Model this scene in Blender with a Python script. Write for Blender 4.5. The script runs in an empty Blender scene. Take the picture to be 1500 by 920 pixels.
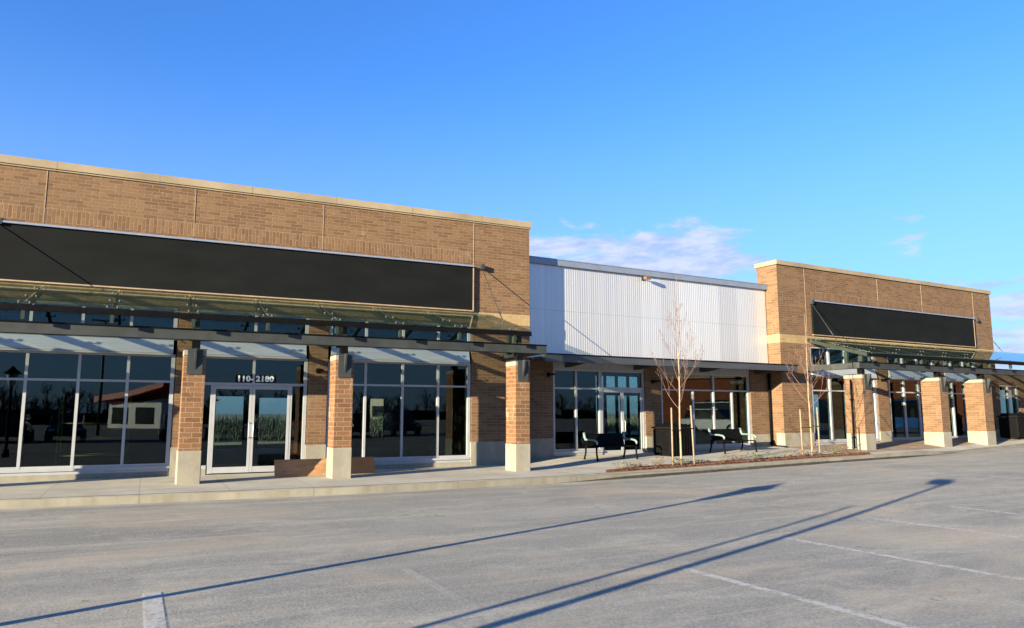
import bpy, bmesh, math, random
from mathutils import Vector, Matrix
random.seed(7)
S = bpy.context.scene
COL = S.collection
R = math.radians

# ------------------------------------------------------------------ terrain
def zg(x):
    if x < 7: return 0.0
    if x < 11: return .0135*(x-7)**2/8
    x = min(x, 48)
    return .0135*(x-9)
def sm(a, b, x):
    t = max(0, min(1, (x-a)/(b-a))); return t*t*(3-2*t)
def zs(x, y):                                    # pavement surface
    return zg(x) + .1*sm(9.6, 11.6, x)*max(0, min(1.3, (y-16.5)/3.5))
def zr(x): return zg(x) - .15                    # car park surface

# ------------------------------------------------------------------ materials
def new_mat(name):
    m = bpy.data.materials.new(name); m.use_nodes = True
    nt = m.node_tree; nt.nodes.clear()
    o = nt.nodes.new('ShaderNodeOutputMaterial')
    return m, nt, o
class N:
    def __init__(s, nt): s.nt = nt
    def __call__(s, t, ins=None, **kw):
        n = s.nt.nodes.new(t)
        for k, v in kw.items(): setattr(n, k, v)
        for k, v in (ins or {}).items():
            if isinstance(v, bpy.types.NodeSocket): s.nt.links.new(v, n.inputs[k])
            else: n.inputs[k].default_value = v
        return n
    def math(s, op, a, b=0.0, c=None):
        n = s.nt.nodes.new('ShaderNodeMath'); n.operation = op
        for i, v in enumerate([a, b] + ([c] if c is not None else [])):
            if isinstance(v, bpy.types.NodeSocket): s.nt.links.new(v, n.inputs[i])
            else: n.inputs[i].default_value = v
        return n.outputs[0]
    def mix(s, f, a, b, blend='MIX'):
        n = s.nt.nodes.new('ShaderNodeMix'); n.data_type = 'RGBA'; n.blend_type = blend
        for i, v in ((0, f), (6, a), (7, b)):
            if isinstance(v, bpy.types.NodeSocket): s.nt.links.new(v, n.inputs[i])
            else: n.inputs[i].default_value = v
        return n.outputs[2]
    def ramp(s, f, p0, p1, c0=(0, 0, 0, 1), c1=(1, 1, 1, 1)):
        n = s.nt.nodes.new('ShaderNodeValToRGB')
        n.color_ramp.elements[0].position = p0; n.color_ramp.elements[1].position = p1
        n.color_ramp.elements[0].color = c0; n.color_ramp.elements[1].color = c1
        s.nt.links.new(f, n.inputs[0]); return n.outputs[0]
    def noise(s, vec, scale, detail=4, rough=.55, dist=0.):
        n = s('ShaderNodeTexNoise', {'Vector': vec, 'Scale': scale, 'Detail': detail, 'Roughness': rough, 'Distortion': dist})
        return n.outputs[0]
    def scaled(s, vec, sc, rot=(0, 0, 0)):
        return s('ShaderNodeMapping', {'Vector': vec, 'Scale': sc, 'Rotation': rot}).outputs[0]
    def schlick(s, f0, normal=None):
        lw = s('ShaderNodeLayerWeight', {'Blend': .5})
        if normal: s.nt.links.new(normal, lw.inputs['Normal'])
        return s.math('MULTIPLY_ADD', s.math('POWER', lw.outputs[1], 5.0), 1-f0, f0)
def c4(c): return (c[0], c[1], c[2], 1)
def mul(c, k): return (c[0]*k, c[1]*k, c[2]*k, 1)

def mat_plain(name, col, rough=.6, metal=0., var=.18, scale=6, bump=.0, spec=.4, bscale=None, streak=None):
    m, nt, o = new_mat(name); n = N(nt)
    pos = n('ShaderNodeTexCoord').outputs['Object']
    v = n.scaled(pos, streak) if streak else pos
    f = n.noise(v, scale, 5, .6)
    f2 = n.ramp(f, .3, .7)
    c = n.mix(f2, mul(col, 1-var), mul(col, 1+var))
    b = n('ShaderNodeBsdfPrincipled', {'Base Color': c, 'Roughness': rough, 'Metallic': metal, 'Specular IOR Level': spec})
    if bump:
        h = n.noise(pos, bscale or scale*8, 4)
        nb = n('ShaderNodeBump', {'Height': h, 'Strength': bump, 'Distance': .01})
        nt.links.new(nb.outputs[0], b.inputs['Normal'])
    nt.links.new(b.outputs[0], o.inputs[0]); return m

def mat_brick(name, c1, c2, mortar, w=.40, h=.108, msize=.011, eff=.25):
    m, nt, o = new_mat(name); n = N(nt)
    uv = n('ShaderNodeUVMap').outputs[0]
    br = n('ShaderNodeTexBrick', {'Vector': uv, 'Color1': c4(c1), 'Color2': c4(c2), 'Mortar': c4(mortar), 'Scale': 1.0,
            'Mortar Size': msize, 'Mortar Smooth': .3, 'Bias': -.15, 'Brick Width': w, 'Row Height': h})
    br.offset = .5
    big = n.noise(n.scaled(uv, (.5, 1.2, 1)), 1.3, 5, .6)
    fine = n.noise(n.scaled(uv, (3, 14, 1)), 3., 3, .6)
    c = n.mix(n.ramp(fine, .3, .72), br.outputs[0], mul((.72, .70, .68), 1), 'MULTIPLY')
    c = n.mix(n.ramp(big, .3, .75), c, mul((.80, .80, .82), 1), 'MULTIPLY')
    run = n.noise(n.scaled(uv, (3.5, .22, 1)), 1.5, 5, .65)
    c = n.mix(n.math('MULTIPLY', n.ramp(run, .52, .72), .30), c, mul((.09, .055, .032), 1))
    # efflorescence, pale salts in ragged patches
    e = n.noise(n.scaled(uv, (1.6, .9, 1)), 2.6, 7, .72, .6)
    e = n.math('MULTIPLY', n.ramp(e, .60, .72), n.ramp(n.noise(uv, 26, 4, .7), .40, .62))
    c = n.mix(n.math('MULTIPLY', e, eff), c, (.62, .58, .52, 1))
    b = n('ShaderNodeBsdfPrincipled', {'Base Color': c, 'Roughness': .85, 'Specular IOR Level': .25})
    hgt = n.math('SUBTRACT', n.math('MULTIPLY', n.noise(uv, 40, 4), .35), br.outputs[1])
    nb = n('ShaderNodeBump', {'Height': hgt, 'Strength': .5, 'Distance': .008})
    nt.links.new(nb.outputs[0], b.inputs['Normal'])
    nt.links.new(b.outputs[0], o.inputs[0]); return m

def mat_concrete(name, col, stain=.35, scale=1.2, vert=False, joints=None, bump=.25):
    m, nt, o = new_mat(name); n = N(nt)
    uv = n('ShaderNodeUVMap').outputs[0]
    a = n.noise(uv, scale, 7, .65, .3)
    v = n.scaled(uv, (2.4, .5, 1)) if vert else n.scaled(uv, (.9, 3.0, 1))
    st = n.noise(v, 1.4, 5, .6)
    fine = n.noise(uv, 45, 3, .7)
    c = n.mix(n.ramp(a, .3, .72), mul(col, 1-.28), mul(col, 1.14))
    c = n.mix(n.math('MULTIPLY', n.ramp(st, .46, .74), stain), c, (col[0]*.62, col[1]*.52, col[2]*.36, 1))
    c = n.mix(n.ramp(fine, .25, .75), mul((.80, .80, .80), 1), c, 'MULTIPLY') if False else n.mix(n.math('MULTIPLY', n.ramp(fine, .35, .7), .22), c, mul(col, .6))
    hgt = fine
    if joints:
        br = n('ShaderNodeTexBrick', {'Vector': uv, 'Scale': 1.0, 'Mortar Size': joints[2], 'Mortar Smooth': .2, 'Brick Width': joints[0], 'Row Height': joints[1]})
        br.offset = joints[3]
        c = n.mix(br.outputs[1], c, mul(col, .62))
        if len(joints) > 4:
            tone = n('ShaderNodeTexBrick', {'Vector': uv, 'Scale': 1.0, 'Mortar Size': 0, 'Brick Width': joints[0], 'Row Height': joints[1], 'Color1': (.72, .72, .74, 1), 'Color2': (1.12, 1.08, 1.02, 1)})
            tone.offset = joints[3]
            c = n.mix(.8, c, tone.outputs[0], 'MULTIPLY')
    b = n('ShaderNodeBsdfPrincipled', {'Base Color': c, 'Roughness': .88, 'Specular IOR Level': .25})
    nb = n('ShaderNodeBump', {'Height': hgt, 'Strength': bump, 'Distance': .006})
    nt.links.new(nb.outputs[0], b.inputs['Normal'])
    nt.links.new(b.outputs[0], o.inputs[0]); return m

def mat_asphalt(name):
    m, nt, o = new_mat(name); n = N(nt)
    p = n('ShaderNodeNewGeometry').outputs['Position']
    base = (.258, .258, .226); dust = (.375, .345, .275); dark = (.178, .176, .156)
    big = n.noise(n.scaled(p, (.16, .5, 1)), 1.0, 6, .62, .4)
    streak = n.noise(n.scaled(p, (.12, 2.6, 1), (0, 0, R(4))), 1.1, 6, .7, .2)
    blot = n.noise(n.scaled(p, (.5, .9, 1)), 1.1, 7, .7, .8)
    grit = n.noise(p, 34, 4, .85)
    grit2 = n.noise(p, 8, 6, .8)
    lane = n.noise(n.scaled(p, (.03, .55, 1)), 1.0, 3, .5)
    c = n.mix(n.ramp(big, .36, .66), c4(dark), c4(base))
    c = n.mix(n.math('MULTIPLY', n.ramp(lane, .42, .62), .35), c, c4(dark))
    c = n.mix(n.math('MULTIPLY', n.ramp(streak, .50, .68), .62), c, c4(dust))
    c = n.mix(n.math('MULTIPLY', n.ramp(blot, .50, .64), .7), c, (.345, .325, .27, 1))
    c = n.mix(n.math('MULTIPLY', n.ramp(blot, .30, .42, (1, 1, 1, 1), (0, 0, 0, 1)), .35), c, c4(dark))
    c = n.mix(n.math('MULTIPLY', n.ramp(grit, .48, .66), .6), c, (.46, .43, .37, 1))
    c = n.mix(n.math('MULTIPLY', n.ramp(grit, .28, .46, (1, 1, 1, 1), (0, 0, 0, 1)), .6), c, (.07, .07, .072, 1))
    c = n.mix(n.math('MULTIPLY', n.ramp(grit2, .42, .66), .35), c, (.14, .135, .125, 1))
    tan = n.noise(n.scaled(p, (.22, .42, 1), (0, 0, R(12))), 1.0, 5, .6, .6)
    c = n.mix(n.math('MULTIPLY', n.ramp(tan, .50, .66), .42), c, (.40, .325, .235, 1))
    vo = n('ShaderNodeTexVoronoi', {'Vector': n('ShaderNodeVectorMath', {0: n.scaled(p, (.22, .30, 1)), 1: n('ShaderNodeTexNoise', {'Vector': p, 'Scale': .9, 'Detail': 6}).outputs[1]}, operation='ADD').outputs[0], 'Scale': 1.0}, feature='DISTANCE_TO_EDGE')
    crack = n.math('MULTIPLY', n.math('LESS_THAN', vo.outputs[0], .0035), n.ramp(big, .5, .6))
    c = n.mix(n.math('MULTIPLY', crack, .55), c, (.05, .05, .05, 1))
    b = n('ShaderNodeBsdfPrincipled', {'Base Color': c, 'Roughness': .93, 'Specular IOR Level': .2})
    hgt = n.math('ADD', n.math('MULTIPLY', grit, .8), n.math('MULTIPLY', grit2, .4))
    nb = n('ShaderNodeBump', {'Height': hgt, 'Strength': .55, 'Distance': .012})
    nt.links.new(nb.outputs[0], b.inputs['Normal'])
    nt.links.new(b.outputs[0], o.inputs[0]); return m

def mat_glass(name, tint=(.46, .56, .55), refl=(.80, .92, 1.0), ior=.036, wob=.0012):
    m, nt, o = new_mat(name); n = N(nt)
    pos = n('ShaderNodeTexCoord').outputs['Object']
    nb = n('ShaderNodeBump', {'Height': n.noise(pos, .9, 2), 'Strength': wob, 'Distance': .25})
    fr = n.schlick(ior, nb.outputs[0])
    tr = n('ShaderNodeBsdfTransparent', {'Color': c4(tint)})
    gl = n('ShaderNodeBsdfGlossy', {'Color': c4(refl), 'Roughness': 0.0, 'Normal': nb.outputs[0]})
    mx = n('ShaderNodeMixShader', {0: fr, 1: tr.outputs[0], 2: gl.outputs[0]})
    nt.links.new(mx.outputs[0], o.inputs[0]); return m

def mat_paintline(name, k=.76):
    m, nt, o = new_mat(name); n = N(nt)
    p = n('ShaderNodeNewGeometry').outputs['Position']
    w = n.math('MULTIPLY', n.ramp(n.noise(p, 9, 6, .8), .30, .54), n.ramp(n.noise(n.scaled(p, (1, .22, 1)), 1.1, 3, .5), .30, .50, (.35, .35, .35, 1)))
    grit = n.noise(p, 60, 3, .8)
    c = n.mix(n.math('MULTIPLY', n.ramp(grit, .35, .65), .5), (.52, .51, .48, 1), (.34, .33, .30, 1))
    b = n('ShaderNodeBsdfPrincipled', {'Base Color': c, 'Roughness': .9, 'Specular IOR Level': .2})
    t = n('ShaderNodeBsdfTransparent')
    mx = n('ShaderNodeMixShader', {0: n.math('MULTIPLY', w, k), 1: t.outputs[0], 2: b.outputs[0]})
    nt.links.new(mx.outputs[0], o.inputs[0]); return m

def mat_metal_sheet(name):
    m, nt, o = new_mat(name); n = N(nt)
    pos = n('ShaderNodeTexCoord').outputs['Object']
    wide = n('ShaderNodeTexWhiteNoise', {'W': n.math('FLOOR', n.math('MULTIPLY_ADD', n('ShaderNodeSeparateXYZ', {0: pos}).outputs[0], 1.09, n.noise(n.scaled(pos, (.6, 1, .02)), 1.5, 2)))}, noise_dimensions='1D').outputs[0]
    thin = n.noise(n.scaled(pos, (9, 1, .05)), 1.0, 3, .7)
    dark_streak = n.noise(n.scaled(pos, (6, 1, .5)), 1.2, 6, .7)  # dirt running down the sheet
    c = n.mix(n.ramp(wide, .0, 1.), (.43, .43, .435, 1), (.55, .55, .55, 1))
    c = n.mix(n.math('MULTIPLY', n.ramp(thin, .4, .7), .35), c, (.62, .61, .61, 1))
    c = n.mix(n.math('MULTIPLY', n.ramp(dark_streak, .55, .8), .25), c, (.40, .39, .385, 1))
    zz = n('ShaderNodeSeparateXYZ', {0: pos}).outputs[2]
    lap = n.math('LESS_THAN', n.math('ABSOLUTE', n.math('SUBTRACT', zz, 4.52)), .006)
    c = n.mix(n.math('MULTIPLY', lap, .55), c, (.18, .18, .19, 1))
    b = n('ShaderNodeBsdfPrincipled', {'Base Color': c, 'Roughness': .36, 'Metallic': .5, 'Specular IOR Level': .5})
    nt.links.new(b.outputs[0], o.inputs[0]); return m

def mat_wood(name, col):
    m, nt, o = new_mat(name); n = N(nt)
    pos = n('ShaderNodeTexCoord').outputs['Object']
    g = n.noise(n.scaled(pos, (1.5, 9, 9)), 2.2, 6, .65, .8)
    k = n.noise(pos, 3.2, 5, .7)
    c = n.mix(n.ramp(g, .3, .7), mul(col, .7), mul(col, 1.25))
    c = n.mix(n.math('MULTIPLY', n.ramp(k, .55, .75), .5), c, mul(col, .5))
    b = n('ShaderNodeBsdfPrincipled', {'Base Color': c, 'Roughness': .8, 'Specular IOR Level': .2})
    nt.links.new(b.outputs[0], o.inputs[0]); return m

M = {}
M['brick'] = mat_brick('brick', (.176, .102, .054), (.112, .060, .031), (.19, .137, .092), .31, .083, .008)
M['brick_pillar'] = mat_brick('pillar brick', (.186, .097, .048), (.116, .056, .026), (.235, .165, .105), .30, .105, .009, .75)
M['brick_belt'] = mat_brick('yellow brick', (.36, .255, .125), (.30, .205, .095), (.36, .28, .17), .2, .105, .008, .05)
M['base'] = mat_concrete('cast concrete base', (.225, .21, .172), .45, 2.0, vert=True)
M['walk'] = mat_concrete('pavement concrete', (.40, .38, .325), .35, .7, joints=(1.55, 1.6, .010, 0.))
M['kerb'] = mat_concrete('kerb concrete', (.205, .195, .16), .7, 1.0, vert=True, joints=(3.05, 50., .014, 0.))
M['gutter'] = mat_concrete('gutter concrete', (.30, .285, .25), .45, .8)
M['pavers'] = mat_concrete('tan pavers', (.30, .225, .165), .3, 1.1, joints=(.4, .2, .008, .5, 1))
M['coping'] = mat_concrete('coping stone', (.255, .205, .14), .25, .8, joints=(2.12, 9., .012, 0.), bump=.1)
M['asphalt'] = mat_asphalt('worn asphalt')
M['line_faint'] = mat_paintline('nearly gone white paint', .42)
M['line'] = mat_paintline('worn white paint')
M['glass'] = mat_glass('tinted window glass')
M['lightglass'] = mat_glass('clear rear glass', (.92, .94, .93), ior=.03)
M['clear'] = mat_glass('dark blue clerestory glass', (.26, .38, .52), (.62, .84, 1.0), .075)
def mat_canopy():
    m, nt, o = new_mat('grey green canopy glass'); n = N(nt)
    pos = n('ShaderNodeTexCoord').outputs['Object']
    fr = n.schlick(.03)
    tr = n('ShaderNodeBsdfTransparent', {'Color': (.86, .90, .83, 1)})
    gl = n('ShaderNodeBsdfGlossy', {'Color': (.7, .8, .8, 1), 'Roughness': .02})
    tl = n('ShaderNodeBsdfTranslucent', {'Color': (.24, .32, .26, 1)})
    df = n('ShaderNodeBsdfDiffuse', {'Color': (.20, .26, .21, 1)})
    dust = n('ShaderNodeMixShader', {0: .5, 1: tl.outputs[0], 2: df.outputs[0]})
    a = n('ShaderNodeMixShader', {0: n.math('MULTIPLY_ADD', n.ramp(n.noise(pos, 2.5, 5, .7), .3, .75), .06, .055), 1: tr.outputs[0], 2: dust.outputs[0]})
    b = n('ShaderNodeMixShader', {0: fr, 1: a.outputs[0], 2: gl.outputs[0]})
    nt.links.new(b.outputs[0], o.inputs[0]); return m
M['canopyglass'] = mat_canopy()
M['alu'] = mat_plain('pale aluminium', (.29, .30, .32), .42, .15, .08, 3, spec=.5)
M['spandrel'] = mat_plain('brushed spandrel metal', (.40, .425, .45), .38, .45, .14, 2.2, streak=(.6, 1, 12))
M['steel'] = mat_plain('dark grey steel', (.027, .031, .032), .55, .1, .25, 3, spec=.3)
M['steel_light'] = mat_plain('satin clamp steel', (.075, .075, .072), .5, .2, .1)
M['green_steel'] = mat_plain('dark green steel', (.014, .022, .018), .6, .0, .25, 4, spec=.25)
M['awning'] = mat_plain('slate grey awning metal', (.050, .056, .064), .42, .25, .2, 2, streak=(.4, 3, 3))
M['soffit'] = mat_plain('grey soffit', (.30, .30, .31), .7)
M['black'] = mat_plain('black sign face', (.0060, .0068, .0072), .75, 0, .25, 1.2, spec=.08, streak=(.6, 1, 1.6))
M['blackplastic'] = mat_plain('black powder coat', (.0035, .0036, .0042), .6, 0, .3, 8, spec=.05)
M['trim'] = mat_plain('blue grey trim', (.20, .235, .31), .4, .3, .1)
M['flash'] = mat_plain('metal flashing', (.19, .225, .285), .42, .35, .12, 1.5)
M['sheet'] = mat_metal_sheet('white corrugated sheet')
M['joint'] = mat_plain('pale sealant', (.24, .175, .12), .8)
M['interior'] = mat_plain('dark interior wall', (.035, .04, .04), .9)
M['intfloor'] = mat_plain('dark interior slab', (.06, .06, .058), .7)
M['ply'] = mat_wood('weathered plywood', (.30, .165, .08))
M['plyshade'] = mat_wood('shade-toned plywood', (.020, .011, .008))  # shade over the right-hand sheet is put into the wood colour
M['stake'] = mat_wood('pale timber', (.20, .155, .11))
M['bark'] = mat_plain('sapling bark', (.22, .165, .105), .85, 0, .35, 9, bump=.4)
M['twig'] = mat_plain('red brown twigs', (.115, .070, .060), .8, 0, .3, 6)
M['mulch'] = mat_plain('red bark mulch', (.105, .036, .018), .95, 0, .6, 26, bump=1., bscale=60)
M['leafg'] = mat_plain('olive leaf', (.115, .125, .05), .7, 0, .4, 20)
M['leafb'] = mat_plain('dry leaf', (.155, .10, .05), .8, 0, .4, 20)
M['benchlight'] = mat_plain('pale green cast arm', (.17, .25, .22), .33, .3, .1)
M['white'] = mat_plain('white paint', (.72, .72, .70), .5, 0, .05)
M['digit'] = mat_plain('white numerals', (.80, .80, .78), .5, 0, .03)
M['orange'] = mat_plain('orange paint', (.55, .09, .02), .5)
M['yellow'] = mat_plain('yellow scaffold paint', (.45, .30, .05), .5)
M['strap'] = mat_plain('black rubber strap', (.006, .006, .006), .8, spec=.1)
M['dark_streak'] = mat_plain('dark brown kerb strip', (.030, .024, .020), .95, 0, .5, 7, bump=.5)  # dark brown tone of the strip at the kerb foot
M['tyre'] = mat_plain('tyre rubber', (.02, .02, .02), .85)
M['bluecar'] = mat_plain('blue car paint', (.03, .13, .42), .25, .2, .05, spec=.6)
M['whitecar'] = mat_plain('white car paint', (.65, .66, .66), .25, 0, .05, spec=.6)
M['carglass'] = mat_plain('car glass', (.01, .012, .014), .08, 0, .1, spec=.6)
M['rust'] = mat_plain('rust red cladding', (.26, .075, .03), .8, 0, .15, 1)
M['beige'] = mat_plain('beige render', (.38, .30, .21), .85, 0, .1, 1)
M['red'] = mat_plain('red fascia', (.42, .012, .010), .5)
M['treefar'] = mat_plain('far winter trees', (.030, .028, .020), .95, 0, .5, .8)
M['lawn'] = mat_plain('dry winter lawn', (.30, .30, .13), .95, 0, .45, 1.5)
M['hedge'] = mat_plain('pale green scrub', (.16, .155, .105), .9, 0, .6, 1.4)
M['rustmetal'] = mat_plain('rusty lamp metal', (.12, .06, .035), .7)
M['lampglass'] = mat_plain('frosted lamp glass', (.5, .5, .48), .3)

# ------------------------------------------------------------------ mesh builder
class MB:
    def __init__(s): s.v = []; s.f = []; s.sw = []; s.sm = []
    def face(s, idx, swap=False, smooth=False):
        s.f.append(idx); s.sw.append(swap); s.sm.append(smooth)
    def box(s, x0, x1, y0, y1, z0, z1, swap=False):
        b = len(s.v)
        s.v += [(x, y, z) for z in (z0, z1) for y in (y0, y1) for x in (x0, x1)]
        for q in ((0, 2, 3, 1), (4, 5, 7, 6), (0, 1, 5, 4), (2, 6, 7, 3), (0, 4, 6, 2), (1, 3, 7, 5)):
            s.face([b+i for i in q], swap)
        return s
    def prism(s, poly, axis, a, c, swap=False):
        # poly: 2D list in the other two axes (x,y,z order), extruded along axis from a to c
        b = len(s.v); k = len(poly)
        for t in (a, c):
            for p in poly:
                s.v.append({'x': (t, p[0], p[1]), 'y': (p[0], t, p[1]), 'z': (p[0], p[1], t)}[axis])
        s.face([b+i for i in range(k)][::-1], swap); s.face([b+k+i for i in range(k)], swap)
        for i in range(k):
            j = (i+1) % k; s.face([b+i, b+j, b+k+j, b+k+i], swap)
        return s
    def tube(s, p0, p1, r0, r1=None, n=8, caps=True):
        return s.path([p0, p1], [r0, r0 if r1 is None else r1], n, caps)
    def path(s, pts, rs, n=8, caps=True):
        pts = [Vector(p) for p in pts]; b = len(s.v)
        ref = None
        for i, p in enumerate(pts):
            d = (pts[min(i+1, len(pts)-1)] - pts[max(i-1, 0)])
            d = d.normalized() if d.length > 1e-9 else Vector((0, 0, 1))
            if ref is None: ref = Vector((1, 0, 0)) if abs(d.x) < .8 else Vector((0, 1, 0))
            u = (ref - d*ref.dot(d)).normalized(); w = d.cross(u); ref = u
            for k in range(n):
                a = 2*math.pi*k/n; q = p + (u*math.cos(a) + w*math.sin(a))*rs[i]; s.v.append(tuple(q))
        for i in range(len(pts)-1):
            for k in range(n):
                s.face([b+i*n+k, b+i*n+(k+1) % n, b+(i+1)*n+(k+1) % n, b+(i+1)*n+k], False, n > 5)
        if caps:
            s.face([b+k for k in range(n)][::-1]); s.face([b+(len(pts)-1)*n+k for k in range(n)])
        return s
    def beam(s, p0, p1, w, h, up=(0, 0, 1)):
        p0 = Vector(p0); p1 = Vector(p1); d = (p1-p0).normalized(); upv = Vector(up)
        side = d.cross(upv).normalized(); u = side.cross(d).normalized(); b = len(s.v)
        for p in (p0, p1):
            for a, c in ((-1, -1), (1, -1), (1, 1), (-1, 1)): s.v.append(tuple(p + side*a*w/2 + u*c*h/2))
        for q in ((3, 2, 1, 0), (4, 5, 6, 7), (0, 1, 5, 4), (1, 2, 6, 5), (2, 3, 7, 6), (3, 0, 4, 7)): s.face([b+i for i in q])
        return s
    def build(s, name, mat, parent=None, off=None, bev=0, frame=None):
        if off is None: off = Vector(parent['_off']) if parent is not None and '_off' in parent else Vector((0, 0, 0))
        me = bpy.data.meshes.new(name)
        vs = [(v[0]-off[0], v[1]-off[1], v[2]-off[2]) for v in s.v]
        me.from_pydata(vs, [], s.f); me.update()
        uvl = me.uv_layers.new(name='UVMap')
        for p in me.polygons:
            nx, ny, nz = (abs(c) for c in p.normal)
            p.use_smooth = s.sm[p.index]
            for li in p.loop_indices:
                v = s.v[me.loops[li].vertex_index]
                if nz >= nx and nz >= ny: uv = (v[0], v[1])
                elif nx > ny: uv = (v[1]+.13, v[2])
                else: uv = (v[0], v[2])
                uvl.data[li].uv = (uv[1], uv[0]) if s.sw[p.index] else uv
        bm = bmesh.new(); bm.from_mesh(me); bmesh.ops.recalc_face_normals(bm, faces=bm.faces); bm.to_mesh(me); bm.free()
        o = bpy.data.objects.new(name, me); COL.objects.link(o)
        me.materials.append(M[mat] if isinstance(mat, str) else mat)
        if parent is not None: o.parent = parent; o['_off'] = list(off)
        if bev:
            md = o.modifiers.new('bevel', 'BEVEL'); md.width = bev; md.segments = 2; md.limit_method = 'ANGLE'
        return o

class Frame:
    def __init__(s, ox, oy, ang): s.o = Vector((ox, oy, 0)); s.a = ang; s.m = Matrix.Rotation(ang, 3, 'Z')
    def w(s, x, y, z=0): return s.o + s.m @ Vector((x, y, z))
FA = Frame(0, 0, 0)
ANG = R(3.243)
FB = Frame(22.3, 17.5, ANG)
FM = Frame(10.05, 19.72, ANG)

def thing(name, label, cat, fr=FA, at=(0, 0, 0), group=None, rz=0):
    o = bpy.data.objects.new(name, None); COL.objects.link(o); o.empty_display_size = .2
    o.location = fr.w(*at); o.rotation_euler = (0, 0, fr.a + rz)
    o['_off'] = list(at); o['label'] = label; o['category'] = cat
    if group: o['group'] = group
    return o
def tag(o, label, cat, group=None):
    o['label'] = label; o['category'] = cat
    if group: o['group'] = group
    return o
def struct(o): o['kind'] = 'structure'; return o
def copy_tree(root, loc, rz=None, label=None):
    r = root.copy(); COL.objects.link(r); r.location = loc
    if rz is not None: r.rotation_euler = (0, 0, rz)
    if label: r['label'] = label
    def rec(src, dst):
        for ch in list(src.children):
            c = ch.copy(); COL.objects.link(c); c.parent = dst; rec(ch, c)
    rec(root, r); return r

# ------------------------------------------------------------------ ground
def sheet(name, xs, ys, zf, mat, kind=True):
    mb = MB()
    for y in ys:
        for x in xs: mb.v.append((x, y, zf(x, y)))
    k = len(xs)
    for j in range(len(ys)-1):
        for i in range(k-1): mb.face([j*k+i, j*k+i+1, (j+1)*k+i+1, (j+1)*k+i], False, True)
    o = mb.build(name, mat)
    if kind: struct(o)
    return o
def frange(a, b, st):
    n_ = int(round((b-a)/st)); return [a+i*st for i in range(n_+1)]
XG = [-900, -300, -100, -40] + frange(-20, 6, 2) + frange(7, 50, .5) + [60, 80, 120, 300, 900]
sheet('car_park_ground', XG, [-900, -300, -100, -30, 0, 5, 10, 15, 20, 30, 45, 100, 300, 900], lambda x, y: zr(x), 'asphalt')

KP = [(-30, 15.5), (-14, 15.5), (-4, 15.32), (0, 15.07), (4, 14.9), (8, 15.08), (12.5, 15.42), (18, 15.92), (22, 16.15), (24.5, 16.45), (26.5, 16.95), (29, 17.45), (32.5, 18.0), (40, 18.7), (70, 20.4)]
def ky(x):
    for (x0, y0), (x1, y1) in zip(KP, KP[1:]):
        if x0 <= x <= x1: return y0 + (y1-y0)*(x-x0)/(x1-x0)
    return KP[-1][1]
XK = frange(-30, -2, 2) + frange(-1, 70, .5)
def kh(x): return .15*(1 - .93*sm(22.5, 26.5, x)) # kerb drops to a ramp at the right
def strip_profile(name, prof, xs, mat):
    mb = MB(); k = None
    for x in xs:
        pr = prof(x); k = len(pr)
        for (y, z) in pr: mb.v.append((x, y, z))
    for i in range(len(xs)-1):
        for j in range(k-1): mb.face([i*k+j, i*k+j+1, (i+1)*k+j+1, (i+1)*k+j])
    return struct(mb.build(name, mat))
def zw(x, y): # pavement top, following the dropped kerb near the road
    f = max(0, min(1, (y-ky(x))/1.4))
    return zs(x, y) - (.15-kh(x))*(1-f)
strip_profile('kerb', lambda x: [(ky(x)-.02, zr(x)-.05), (ky(x)-.015, zr(x)+kh(x)-.022+.012), (ky(x)+.006, zr(x)+kh(x)-.002+.008), (ky(x)+.15, zw(x, ky(x)+.15)+.006), (ky(x)+.155, zw(x, ky(x)+.155)-.05)], XK, 'kerb')
def walkrow(x): return [ky(x)+.153 + t for t in (0, .5, 1.0, 1.4, 2, 2.7, 3.4, 4.2, 5.4, 7.0)]
strip_profile('pavement', lambda x: [(y, zw(x, y)) for y in walkrow(x)], XK, 'walk')
strip_profile('paved_forecourt', lambda x: [(y, zw(x, y)+.004) for y in [ky(x)+.75+t for t in (0, .6, 1.2, 2, 3, 4, 5.6)]], [x for x in XK if 20.5 <= x <= 60], 'pavers')
def gw(x): return .42*(1-sm(3, 7.2, x))+.02
strip_profile('gutter', lambda x: [(ky(x)-.019-gw(x), zr(x)+.004), (ky(x)-.02, zr(x)+.005)], [x for x in XK if x <= 7.5], 'gutter')
strip_profile('kerb_foot_strip', lambda x: [(ky(x)-.02-.05*(1+.8*math.sin(x*2.1)*math.sin(x*.9+1))*sm(8.6, 11, x)*(1-sm(21.5, 25.2, x)), zr(x)+.006), (ky(x)-.012, zr(x)+.012+.055*sm(8.6, 11, x)*(1-sm(21.5, 25, x)))], [x for x in XK if 8.5 <= x <= 25.5], 'dark_streak')  # thin dark brown strip along the kerb foot, rising onto its face

# stall lines
for i, (x, y1, w, dx) in enumerate([(.15, 7.62, .155, .03), (2.52, 7.6, .10, .05), (5.12, 6.4, .115, .14), (7.5, 7.45, .115, .19), (10.0, 8.15, .115, .18), (12.25, 8.2, .115, 0.02), (-2.3, 7.5, .10, .0), (14.75, 8.3, .1, .1), (17.2, 8.4, .1, .1)]):
    y0 = y1-5.3; mb = MB(); ys = frange(y0, y1, 5.3/8)
    for y in ys:
        xx = x + dx*(y1-y)/2.5
        mb.v += [(xx-w/2, y, zr(xx-w/2)+.004), (xx+w/2, y, zr(xx+w/2)+.004)]
    for k in range(len(ys)-1): mb.face([2*k, 2*k+1, 2*k+3, 2*k+2])
    struct(mb.build('road_marking', 'line' if i in (0, 2, 3, 4, 5) else 'line_faint'))

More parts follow.
